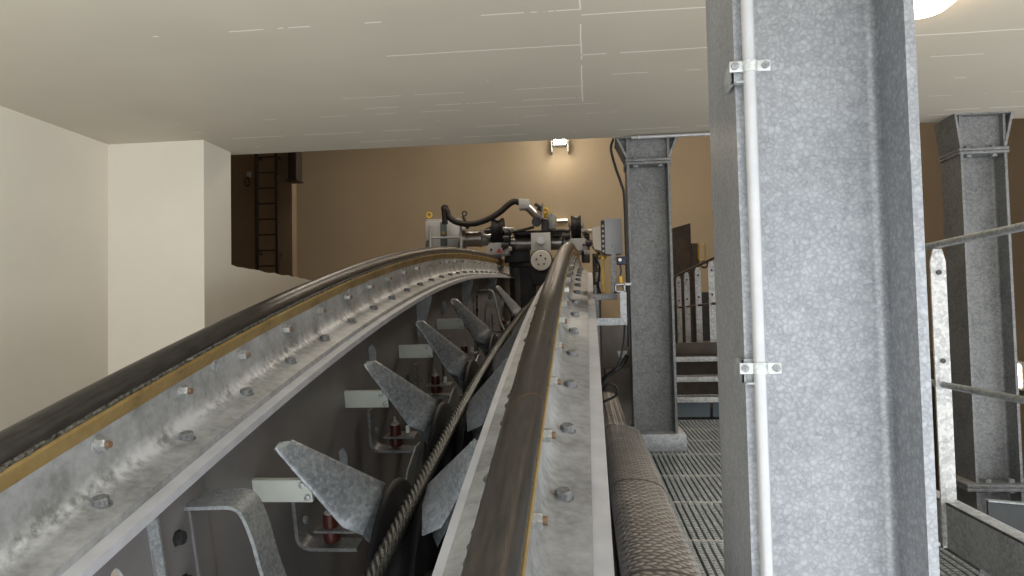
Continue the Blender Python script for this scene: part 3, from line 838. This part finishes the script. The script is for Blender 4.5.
t = thing('toe_board', 'dark toe board low at the right edge beyond the column base', 'board', (2.8, 5.0, -1.6))
b = B(); b.prism([(2.47,5.0,-1.22), (2.47,5.0,-1.6), (3.6,5.4,-1.9), (3.6,5.4,-1.40)], (0,.02,0)); b.build('plate', M['toe'], t)
b = B(); b.prism([(2.47,4.99,-1.215), (3.6,5.39,-1.395), (3.6,5.44,-1.395), (2.47,5.04,-1.215)], (0,0,.01)); b.build('edge', M['galvdk'], t)

# dark cabinet and dark block beyond the stairs
t = thing('tall_cabinet', 'tall dark brown cabinet beyond the far guard rail', 'cabinet', (1.57, 13.2, -.47))
b = B(); b.prism([(1.36,13,-.47), (1.785,13,-.47), (1.785,13,1.59), (1.36,13,1.48)], (0,.5,0)); b.build('body', M['brownst'], t)
b = B(); b.box(1.41, 1.74, 12.985, 13.0, -.3, 1.3, .003); b.build('door', M['brownst'], t)
t = thing('yellow_frame', 'small yellow tube frame on a brown box beside the tall cabinet', 'frame', (1.9, 13.1, -.47))
b = B(); b.box(1.79, 1.92, 13.0, 13.3, -.47, 1.24, .01); b.build('box', M['brownst'], t)
b = B(); b.tube([(1.90,12.98,.95), (1.90,12.98,1.22), (2.02,12.98,1.22), (2.02,12.98,.95), (1.90,12.98,.95)], .012, 8, 0); o = b.build('tube', M['yellow'], t); o['label'] = 'yellow tube'
b = B(); b.torus((1.98,12.9,.86), (0,1,0), .055, .014); o = b.build('hand_ring', M['steeldk']); prop(o, 'small dark hand ring beside the yellow tube frame', 'ring')
t = thing('low_dark_block', 'low dark block filling the dark area between the far rail posts', 'cabinet', (1.7, 12.0, -.47))  # added block, makes the view between the posts dark
b = B(); b.box(1.2, 2.9, 14.0, 14.6, -2.6, .42, .01); b.build('body', M['steeldk'], t)
b = B(); b.box(1.3, 2.0, 13.985, 14.0, -.4, .34, .004); b.build('door', M['brownst'], t)

# ------------------------------------------------------------------ ladder, socket, hanging bracket on the stub wall
t = thing('wall_ladder', 'dark steel wall ladder in the shadowed corner of the hall', 'ladder', (-6.07, 13.5, -.6))
for x in (-6.265, -5.865):
    b = B(); b.box(x-.028, x+.028, 13.47, 13.52, -.6, 3.9, .004); b.build('rail', M['ladder'], t)
    for z in (1.35, 3.2):
        b = B(); b.box(x-.012, x+.012, 13.52, 13.72, z-.02, z+.02); b.build('standoff', M['ladder'], t)
z = -.4
zz = [z+.298*i for i in range(14)]
for z in zz:
    b = B(); b.cyl((-6.25, 13.495, z+.02), (-5.88, 13.495, z+.02), .014, n=10); b.build('rung', M['ladder'], t)
t = thing('wall_socket', 'small grey socket box with a looped cable left of the ladder', 'socket', (-6.5, 13.7, 2.9))
b = B(); b.box(-6.545, -6.465, 13.66, 13.72, 2.87, 2.97, .006); b.build('box', M['plategr'], t)
b = B(); b.tube([(-6.5,13.65,2.87), (-6.56,13.64,2.82), (-6.57,13.64,2.73), (-6.52,13.64,2.68), (-6.47,13.64,2.74), (-6.5,13.64,2.83)], .012, 8); b.build('cable_loop', M['cable'], t)
t = thing('steel_hanger', 'dark steel hanger plate above the ladder corner', 'hanger', (-5.5, 13.6, 2.7))
b = B(); b.box(-5.60, -5.44, 13.4, 13.70, 2.72, 7.0, .005); b.build('post', M['ladder'], t); b = B(); b.box(-5.63, -5.41, 13.37, 13.70, 2.70, 2.725, .003); b.build('foot_plate', M['ladder'], t)

# ------------------------------------------------------------------ pipe and cable at the flared column
t = thing('ceiling_pipe', 'thin grey pipe along the ceiling edge above the flared column', 'pipe', (.7, 6.1, 1.45))
b = B(); b.cyl((.385, 6.1, 1.468), (2.6, 6.1, 1.468), .014, n=14); b.build('tube', M['conduit'], t)
for x in (.44, .98, 1.6):
    b = B(); b.torus((x, 6.1, 1.468), (1,0,0), .016, .006, 16, 8); b.build('clip', M['zinc'], t)
b = B(); b.tube([(.24,6.12,1.47), (.215,6.1,1.38), (.25,6.1,1.22), (.29,6.12,1.10), (.315,6.14,.95), (.318,6.15,.3), (.318,6.15,-.25)], .011, 8)
o = b.build('cable', M['cable']); prop(o, 'black cable hanging down the left edge of the flared column', 'cable')

# bracket frame of square tube between girder and column
t = thing('bracket_frame', 'galvanized square-tube bracket frame between the right girder and the flared column', 'bracket frame', (.17, 6.0, -.07))
b = B(); b.prism([(.03,6.0,-.010), (.03,6.0,-.068), (.302,6.0,-.068), (.248,6.0,-.010)], (0,.05,0)); b.build('lower_tube', M['galv'], t)
b = B(); b.prism([(.302,6.0,-.066), (.302,6.0,.20), (.250,6.0,.20), (.250,6.0,-.010)], (0,.05,0)); b.build('upright_tube', M['galv'], t)
b = B()
for q in ((.212,.222,.196,.262), (.282,.292,.196,.262), (.212,.292,.196,.206), (.212,.292,.252,.262)): b.box(q[0], q[1], 5.98, 6.2, q[2], q[3])
b.build('tube_end', M['galv'], t); b = B(); b.box(.29,.343,6.0,6.03,.25,.27); b.build('stay', M['galv'], t)
t = thing('post_bracket', 'second square-tube bracket just behind, carrying the grey box', 'bracket frame', (.2, 6.6, .15))
b = B(); b.box(.04,.252,6.6,6.65,.152,.205,.002); b.build('lower_tube', M['galv'], t)
b = B(); b.box(.045,.09,6.6,6.65,-2.6,.152,.002); b.build('leg', M['galvdk'], t)
b = B(); b.box(.207,.252,6.6,6.65,.205,.64,.002); b.build('upright_tube', M['galv'], t)
t = thing('junction_box', 'light grey junction box beside the flared column', 'box', (.23, 6.62, .56))
b = B(); b.box(.163,.306,6.62,6.85,.562,.868,.004); b.build('body', M['boxgr'], t); b = B(); b.box(.158,.311,6.605,6.622,.557,.873,.003); b.build('lid', M['boxgr'], t)
t = thing('control_box', 'narrow beige control box left of the grey junction box', 'box', (.08, 6.7, .59))
b = B(); b.prism([(.046,6.62,.80), (.118,6.62,.81), (.122,6.62,.59), (.060,6.62,.61)], (0,.2,0)); b.build('body', M['beige'], t)
t = thing('terminal_strip', 'dark terminal strip between the beige and grey boxes', 'strip', (.14, 6.62, .56))
b = B(); b.box(.126,.158,6.62,6.7,.55,.86,.002); b.build('strip', M['steeldk'], t)
b = B()
for k in range(6): b.box(.134,.150,6.612,6.622,.575+.045*k,.595+.045*k)
b.build('terminals', M['beige'], t)
t = thing('limit_switch', 'navy limit switch with a white button, left of the flared column', 'switch', (.27, 6.1, .42))
b = B(); b.box(.236,.312,6.08,6.14,.425,.49,.005); b.build('body', M['navy'], t)
b = B(); b.cyl((.262,6.08,.462),(.262,6.068,.462),.014,n=20); o = b.build('button', M['white'], t); o['label'] = 'white button'
b = B(); b.tube([(.262,6.1,.43), (.27,6.1,.38), (.262,6.1,.33)], .008, 8); b.build('stem', M['steeldk'], t)
b = B(); b.cyl((.262,6.1,.33),(.262,6.1,.275),.017,.022,n=12); o = b.build('tip', M['brass'], t); o['label'] = 'brass tip'
t = thing('grease_pipe', 'yellow brass pipe with a valve under the beige control box', 'pipe', (.13, 6.7, .2))
b = B(); b.box(.125,.150,6.7,6.72,.16,.52,.004); b.build('pipe', M['brass'], t)
b = B(); b.lathe((.135,6.69,.52),(0,0,1),[(0,.001),(0,.028),(.03,.03),(.05,.02),(.08,.02),(.08,.001)],14); b.cyl((.10,6.69,.545),(.175,6.69,.545),.013,n=10); b.build('valve', M['brass'], t)
# dark fittings between girder end and frame
random.seed(5)
t = thing('hydraulic_block', 'cluster of dark valves and grey fittings beyond the right girder edge', 'valve block', (.09, 7.0, .15))
b = B(); b.box(.045,.115,7.0,7.15,-2.6,.60,.006); b.build('body', M['brownst'], t)
for (x,z0,z1,m_) in ((.062,.22,.30,'steel'), (.083,.33,.42,'plategr'), (.10,.46,.54,'steel'), (.065,.50,.57,'steeldk'), (.105,.24,.33,'beige')):
    b = B(); b.cyl((x,6.97,z0),(x,6.97,z1),.014,n=12); b.cyl((x,6.97,(z0+z1)/2-.012),(x,6.97,(z0+z1)/2+.012),.019,n=6); b.build('fitting', M[m_], t)
for i, pts in enumerate((((.07,6.9,.55),(.11,6.88,.45),(.09,6.9,.30),(.12,6.9,.20)), ((.05,6.9,.65),(.09,6.86,.60),(.13,6.9,.58)))):
    b = B(); b.tube(pts, .009, 8); b.build('hose', M['hose'], t)
# cable coils by the duct cover
b = B(); b.tube([(.285,6.05,-.03), (.27,6.0,-.20), (.22,5.95,-.38), (.14,5.95,-.47), (.10,5.92,-.52)], .008, 8); o = b.build('cable', M['cable']); prop(o, 'thin black cable hanging from the square-tube frame to the duct', 'cable')
b = B(); b.tube([(.09,6.3,-.55), (.12,6.2,-.50), (.19,6.2,-.45), (.26,6.25,-.40), (.31,6.3,-.33)], .020, 10); o = b.build('cable', M['cable']); prop(o, 'thick black cable bending past the white clip', 'cable')
b = B(); b.tube([(.08,5.6,-.55), (.13,5.58,-.50), (.185,5.6,-.52), (.19,5.6,-.58), (.12,5.6,-.62), (.07,5.62,-.64)], .009, 8); o = b.build('cable', M['cable']); prop(o, 'looped black cable at the far end of the duct cover', 'cable')
b = B(); b.prism([(.235,6.5,-.30), (.32,6.5,-.30), (.31,6.5,-.355), (.25,6.5,-.355)], (0,.06,0)); o = b.build('cable_clip', M['white']); prop(o, 'small white cable clip left of the flared column', 'clip')

# ------------------------------------------------------------------ rope carriage at the crest
MY = 15.2
t = thing('rope_carriage', 'machine carriage straddling both track ropes at the crest, with hose and round disc', 'rope carriage', (XH, MY, 1.2))
def pxb(b, x0, y0, x1, y1, Y, d, bev=.006):
    p = at(x0, y0, Y=Y); q = at(x1, y1, Y=Y)
    b.box(min(p.x, q.x), max(p.x, q.x), Y, Y+d, min(p.z, q.z), max(p.z, q.z), bev); return b
def P_(x, y, Y=MY): return at(x, y, Y=Y)
# left cabinet
b = B(); pxb(b, 425, 221.5, 461, 256, MY+.2, .6, .02); cab = b.build('cabinet', M['boxgr'], t); cab['label'] = 'grey cabinet'
b = B(); pxb(b, 426, 219.5, 460, 222, MY+.25, .5, .01); b.build('lid', M['plategr'], cab)
b = B(); pxb(b, 440, 222, 447, 250, MY+.17, .03, .004); b.build('cover_strip', M['bluegr'], cab)
b = B(); p = P_(443.5, 233, MY+.15); b.lathe(p, (0,1,0), [(0,.001), (0,.035), (.03,.035), (.03,.001)], 16); b.build('knob', M['brass'], cab)
b = B(); b.torus(P_(429, 215.3, MY+.4), (0,1,0), .055, .018); o = b.build('lifting_eye', M['yellow'], t); o['label'] = 'yellow lifting eye'
b = B()
for x in (430, 461): b.tube([P_(x, 226, MY+.05), P_(x, 258, MY+.05)], .028, 10, 0)
b.tube([P_(430, 238, MY+.05), P_(461, 237.5, MY+.05)], .024, 10, 0); b.build('tube_frame', M['plategr'], t)
for x in (426, 458.5):
    b = B(); b.prism([P_(x, 241, MY+.1), P_(x+4, 239, MY+.1), P_(x+4, 258, MY+.1), P_(x-1.5, 258, MY+.1)], (0,.3,0)); b.build('foot', M['bluegr'], t)
# motor
b = B(); b.cyl(P_(463, 238.5, MY+.25), P_(466.5, 238.5, MY+.25), .215, n=32); b.cyl(P_(466.5, 238.5, MY+.25), P_(481, 238.2, MY+.25), .18, n=32); b.cyl(P_(480, 238.2, MY+.25), P_(482.5, 238.2, MY+.25), .195, n=32); o = b.build('motor', M['steel'], t)
b = B(); b.cyl(P_(482, 239.5, MY+.25), P_(492, 239.5, MY+.25), .135, n=28); b.build('coupling', M['galvdk'], t)
b = B(); b.torus(P_(464.5, 213.5, MY+.25), (0,1,0), .045, .016); b.tube([P_(463, 216), P_(465, 221), P_(468, 229)], .03, 8); b.build('shackle', M['steeldk'], t)
# hose
b = B(); b.tube([P_(445, 224), P_(444.5, 214), P_(444.5, 209.5), P_(447, 211), P_(449, 217), P_(455, 221.5), P_(465, 224), P_(475, 223.5), P_(485, 220.5), P_(494, 216), P_(502, 210.5), P_(508, 205), P_(514, 201.5), P_(519, 202.5)], .062, 14); o = b.build('hose', M['hose'], t); o['label'] = 'thick black hose'
b = B(); b.torus(P_(444.8, 208.5), (0,1,0), .055, .03); b.build('hose_end', M['hose'], t)
b = B(); pxb(b, 518.5, 198.5, 522, 209, MY-.1, .25, .01); pxb(b, 520.5, 199, 529.5, 208.5, MY-.1, .3, .02); b.build('elbow_block', M['plategr'], t)
b = B(); b.tube([P_(525, 205), P_(531, 210), P_(541, 220.5)], .085, 18, 0); b.build('elbow_pipe', M['steel'], t)
for (x, y) in ((538, 205), (540.5, 209)):
    b = B(); b.tube([P_(x-3, y-1), P_(x+3, y+3)], .035, 8, 0); b.build('valve', M['steeldk'], t)
b = B(); pxb(b, 541, 203, 543.5, 218, MY-.15, .1); b.build('lug', M['steel'], t)
b = B(); b.torus(P_(545.3, 211, MY), (0,1,0), .05, .024); pxb(b, 543.5, 212, 547.5, 217, MY, .15, .01); o = b.build('lifting_eye', M['yellow'], t); o['label'] = 'yellow lifting eye'
b = B(); pxb(b, 548, 214.5, 555.5, 229, MY, .35, .02); pxb(b, 550, 213, 553, 216, MY, .2, .01); b.build('gear_housing', M['galvdk'], t)
b = B(); b.cyl(P_(536.5, 222, MY-.1), P_(536.5, 222, MY+.3), .10, n=20); pxb(b, 541, 219, 548, 231, MY-.05, .3, .02); b.build('clevis', M['steeldk'], t)
# main beam
b = B(); b.cyl(P_(503, 243.5, MY+.35), P_(569, 242.2, MY+.35), .155, n=36); b.build('main_beam', M['steel'], t)
for x in (506, 510, 563):
    b = B(); b.cyl(P_(x-1, 243.4, MY+.35), P_(x+1, 243.4, MY+.35), .185, n=28); b.build('collar', M['steeldk'], t)
b = B(); pxb(b, 513, 231.2, 562, 233.2, MY+.02, .3, .004); b.build('top_rail', M['steeldk'], t)
b = B(); b.tube([P_(488, 233), P_(500, 231.5), P_(512, 232), P_(524, 229.5), P_(534, 227)], .03, 8); b.tube([P_(546, 228), P_(553, 231), P_(562, 230.5), P_(570, 232)], .035, 8); b.build('hydraulic_line', M['hose'], t)
# plate and disc
b = B(); pxb(b, 530.8, 233, 551, 262, MY-.10, .06, .008); b.build('front_plate', M['plategr'], t)
b = B(); b.cyl(P_(541, 240, MY-.10), P_(541, 240, MY-.14), .08, n=24); b.build('hub_cap', M['steel'], t)
b = B(); b.lathe(P_(541, 260.3, MY-.3), (0,1,0), [(0,.001), (0,.215), (.02,.235), (.16,.235), (.16,.001)], 48); b.build('roller_rim', M['steeldk'], t)
b = B(); b.lathe(P_(541, 260.3, MY-.33), (0,1,0), [(0,.001), (0,.196), (.012,.208), (.04,.208), (.04,.001)], 48); dd = b.build('disc', M['discw'], t); dd['label'] = 'pale round disc with five holes'
c = P_(541, 260.3, MY-.333)
for k in range(5):
    a = 2*pi*k/5+.35
    b = B(); b.cyl(c+Vector((.095*cos(a), 0, .095*sin(a))), c+Vector((.095*cos(a), -.006, .095*sin(a))), .019, n=14); b.build('hole', M['steeldk'], dd)
b = B(); pxb(b, 532.5, 268, 549, 285, MY-.05, .25, .01); b.build('lower_bracket', M['steeldk'], t)
# wheels and clamps on the ropes
def wheel(x0, x1, yt, yb, Xr):
    cx, cy = (x0+x1)/2, (yt+yb)/2
    b = B(); p = P_(cx, cy, MY); w = (P_(x1, cy).x-P_(x0, cy).x)/2; R = (P_(cx, yt).z-P_(cx, yb).z)/2
    b.lathe(p+Vector((0,R*.6,0)), (1,0,0), [(-w,.05), (-w,R), (-w*.75,R), (-w*.15,R*.84), (w*.15,R*.84), (w*.75,R), (w,R), (w,.05)], 40)
    o = b.build('rope_wheel', M['rubber'], t)
    b = B(); b.cyl(p+Vector((-w*1.5,R*.6,0)), p+Vector((w*1.6,R*.6,0)), .05, n=16); b.build('axle', M['steel'], o)
    for sx_ in (-1, 1):
        b = B(); b.prism([p+Vector((sx_*w*1.25, R*.2, .12)), p+Vector((sx_*w*1.25, R*.9, .12)), p+Vector((sx_*w*1.25, R, -R-.02)), p+Vector((sx_*w*1.25, -R*.3, -R-.02))], (.03*sx_,0,0)); b.build('fork', M['steel'], o)
wheel(491.5, 503, 217, 246, XL); wheel(571, 581, 214.5, 240, XR)
for (x0, x1, yt, yb, xm, X) in ((487, 508, 243, 254, 499, XL), (568.5, 587.5, 238.5, 250, 579, XR)):
    b = B(); p0 = P_(x0, yt, MY-.1); p1 = P_(x1, yb, MY-.1)
    b.prism([(p0.x+.05, MY-.1, p0.z), (p1.x-.05, MY-.1, p0.z), (p1.x, MY-.1, p0.z-.06), (p1.x, MY-.1, p1.z), (p0.x, MY-.1, p1.z), (p0.x, MY-.1, p0.z-.06)], (0,.5,0))
    b.box(X-.10, X+.10, MY, MY+.35, arc(MY, .05).z, p1.z+.02)
    o = b.build('rope_clamp', M['plategr'], t)
    for sx_ in (.2, .8):
        x = p0.x+(p1.x-p0.x)*sx_
        q = B(); q.lathe((x, MY-.1, (p0.z+p1.z)/2-.02), (0,-1,0), [(0,.001), (0,.028), (.025,.028), (.025,.001)], 6); q.build('bolt', M['steeldk'], o)
    if X == XL:
        q = B(); a = P_(496, 252.5, MY-.105); q.prism([a, a+Vector((.13,0,-.01)), a+Vector((.07,0,.09))], (0,-.008,0)); o2 = q.build('warning_mark', M['red'], o); o2['label'] = 'small red triangle'
# knobbly fittings along the beam
random.seed(9)
for (x, y, r, m_) in ((505, 229, .05, 'steel'), (508, 233, .06, 'steeldk'), (511, 229, .045, 'steel'), (515, 231.5, .04, 'beige'), (506, 238, .05, 'steeldk'), (509, 249, .05, 'steel'), (513, 247, .045, 'steeldk'), (487.5, 231, .05, 'steeldk'), (489, 236, .05, 'steel'), (565, 231, .05, 'steel'), (567, 236, .06, 'steeldk'), (584, 230.5, .045, 'steel'), (586, 236, .06, 'steeldk'), (590, 231, .04, 'beige'), (583, 243, .05, 'steeldk'), (589, 243, .06, 'steeldk'), (587, 252, .05, 'steel'), (505, 245, .06, 'steeldk')):
    p = P_(x, y, MY+random.uniform(-.15,.15)); b = B()
    b.cyl(p+Vector((-r*1.2,0,0)), p+Vector((r*1.2,0,0)), r, n=10); b.cyl(p+Vector((0,0,-r*1.4)), p+Vector((0,0,r*1.2)), r*.55, n=8); b.build('fitting', M[m_], t)
b = B(); b.cyl(P_(503, 231.5, MY+.2), P_(516, 231.7, MY+.2), .025, n=10); b.cyl(P_(579, 229.5, MY+.2), P_(594, 230, MY+.2), .03, n=10); b.build('cross_shaft', M['steel'], t)
b = B(); pxb(b, 581, 237, 590, 262, MY+.3, .3, .02); b.build('rear_frame', M['steeldk'], t)
b = B(); pxb(b, 504, 246, 530, 262, MY+.55, .2, .02); b.build('rear_frame', M['steeldk'], t)
t2 = thing('tube_lamp', 'short lit tube lamp on the wall behind the carriage', 'lamp', P_(562, 220.5, 18.9))
b = B(); p = P_(557, 220, 18.85); q = P_(567.5, 219.6, 18.85); b.cyl(p, q, .022, n=14); b.build('tube', M['tube'], t2); b = B(); b.box(p.x, q.x, 18.9, 19.0, p.z-.025, p.z+.025, .004); b.build('holder', M['plategr'], t2)

# ------------------------------------------------------------------ lamps
t = thing('floodlight', 'lit floodlight high on the ochre back wall', 'lamp', (-.63, 18.8, 4.3))
b = B(); b.box(-.80,-.46,18.62,18.86,4.38,4.58,.01); b.build('housing', M['galvdk'], t)
b = B(); b.box(-.775,-.485,18.585,18.622,4.40,4.57,.005); o = b.build('glass', M['flood'], t); o['label'] = 'glowing glass'
for x in (-.85,-.44):
    b = B(); b.box(x,x+.03,18.66,19.0,4.22,4.52,.004); b.build('stirrup', M['galvdk'], t)
t = thing('ceiling_lamp', 'lit round ceiling lamp at the top right behind the foreground column', 'lamp', (1.60, 3.62, ZC))
c = at(922, -4, Z=ZC-.03)
t.location = (c.x, c.y, ZC)
b = B(); b.cyl((c.x,c.y,ZC),(c.x,c.y,ZC-.03),.16,n=40); b.build('base', M['white'], t)
b = B(); b.lathe((c.x,c.y,ZC-.03),(0,0,-1),[(0,.001),(0,.155),(.035,.145),(.07,.10),(.085,.001)],40); o = b.build('diffuser', M['lamp'], t); o['label'] = 'glowing diffuser'
t = thing('wall_lamp', 'small warm lamp on the brown wall at the right edge', 'lamp', (4.15, 7.77, -.66))
b = B(); b.box(4.14,4.2,7.62,7.92,-.80,-.52,.01); b.build('housing', M['plategr'], t); b = B(); b.box(4.12,4.142,7.65,7.89,-.77,-.55,.01); b.build('glass', M['lamp'], t)

def light(kind, name, loc, energy, color, size=.3, rot=(0,0,0)):
    l = bpy.data.lights.new(name, kind); l.energy = energy; l.color = color
    if kind == 'AREA': l.size = size
    elif kind in ('POINT', 'SPOT'): l.shadow_soft_size = size
    o = bpy.data.objects.new(name, l); COL.objects.link(o); o.location = loc; o.rotation_euler = rot; return o
WARM = (1.0,.88,.72)
light('POINT', 'ceiling_lamp_light', (c.x, c.y, ZC-.16), 5, (1.0,.78,.52), .06)
light('POINT', 'floodlight_light', (-.63, 18.2, 4.3), 26, WARM, .2)
light('AREA', 'hall_fill', (-3.0, 13.5, 6.8), 140, WARM, 1.5)  # unseen fill lights, added to brighten the hall walls
light('AREA', 'hall_fill', (2.0, 13.5, 6.8), 240, WARM, 1.5)

# ------------------------------------------------------------------ daylight
w = bpy.data.worlds.new('sky'); S.world = w; w.use_nodes = True
nt = w.node_tree; bg = nt.nodes['Background']
tc = N(nt, 'ShaderNodeTexCoord'); sx = N(nt, 'ShaderNodeSeparateXYZ'); nt.links.new(tc.outputs['Generated'], sx.inputs[0])
mr = N(nt, 'ShaderNodeMapRange'); nt.links.new(sx.outputs[2], mr.inputs[0]); mr.inputs[1].default_value = -.25; mr.inputs[2].default_value = .25
cr = ramp(nt, mr.outputs[0], [(0, (.88,.91,.93)), (.45, (.89,.94,.98)), (1, (.88,.95,1.0))])
nt.links.new(cr, bg.inputs['Color']); bg.inputs['Strength'].default_value = 2.3

vs = S.view_settings
vs.view_transform = 'Standard'; vs.look = 'None'; vs.gamma = 1; vs.use_curve_mapping = False
vs.exposure = .24
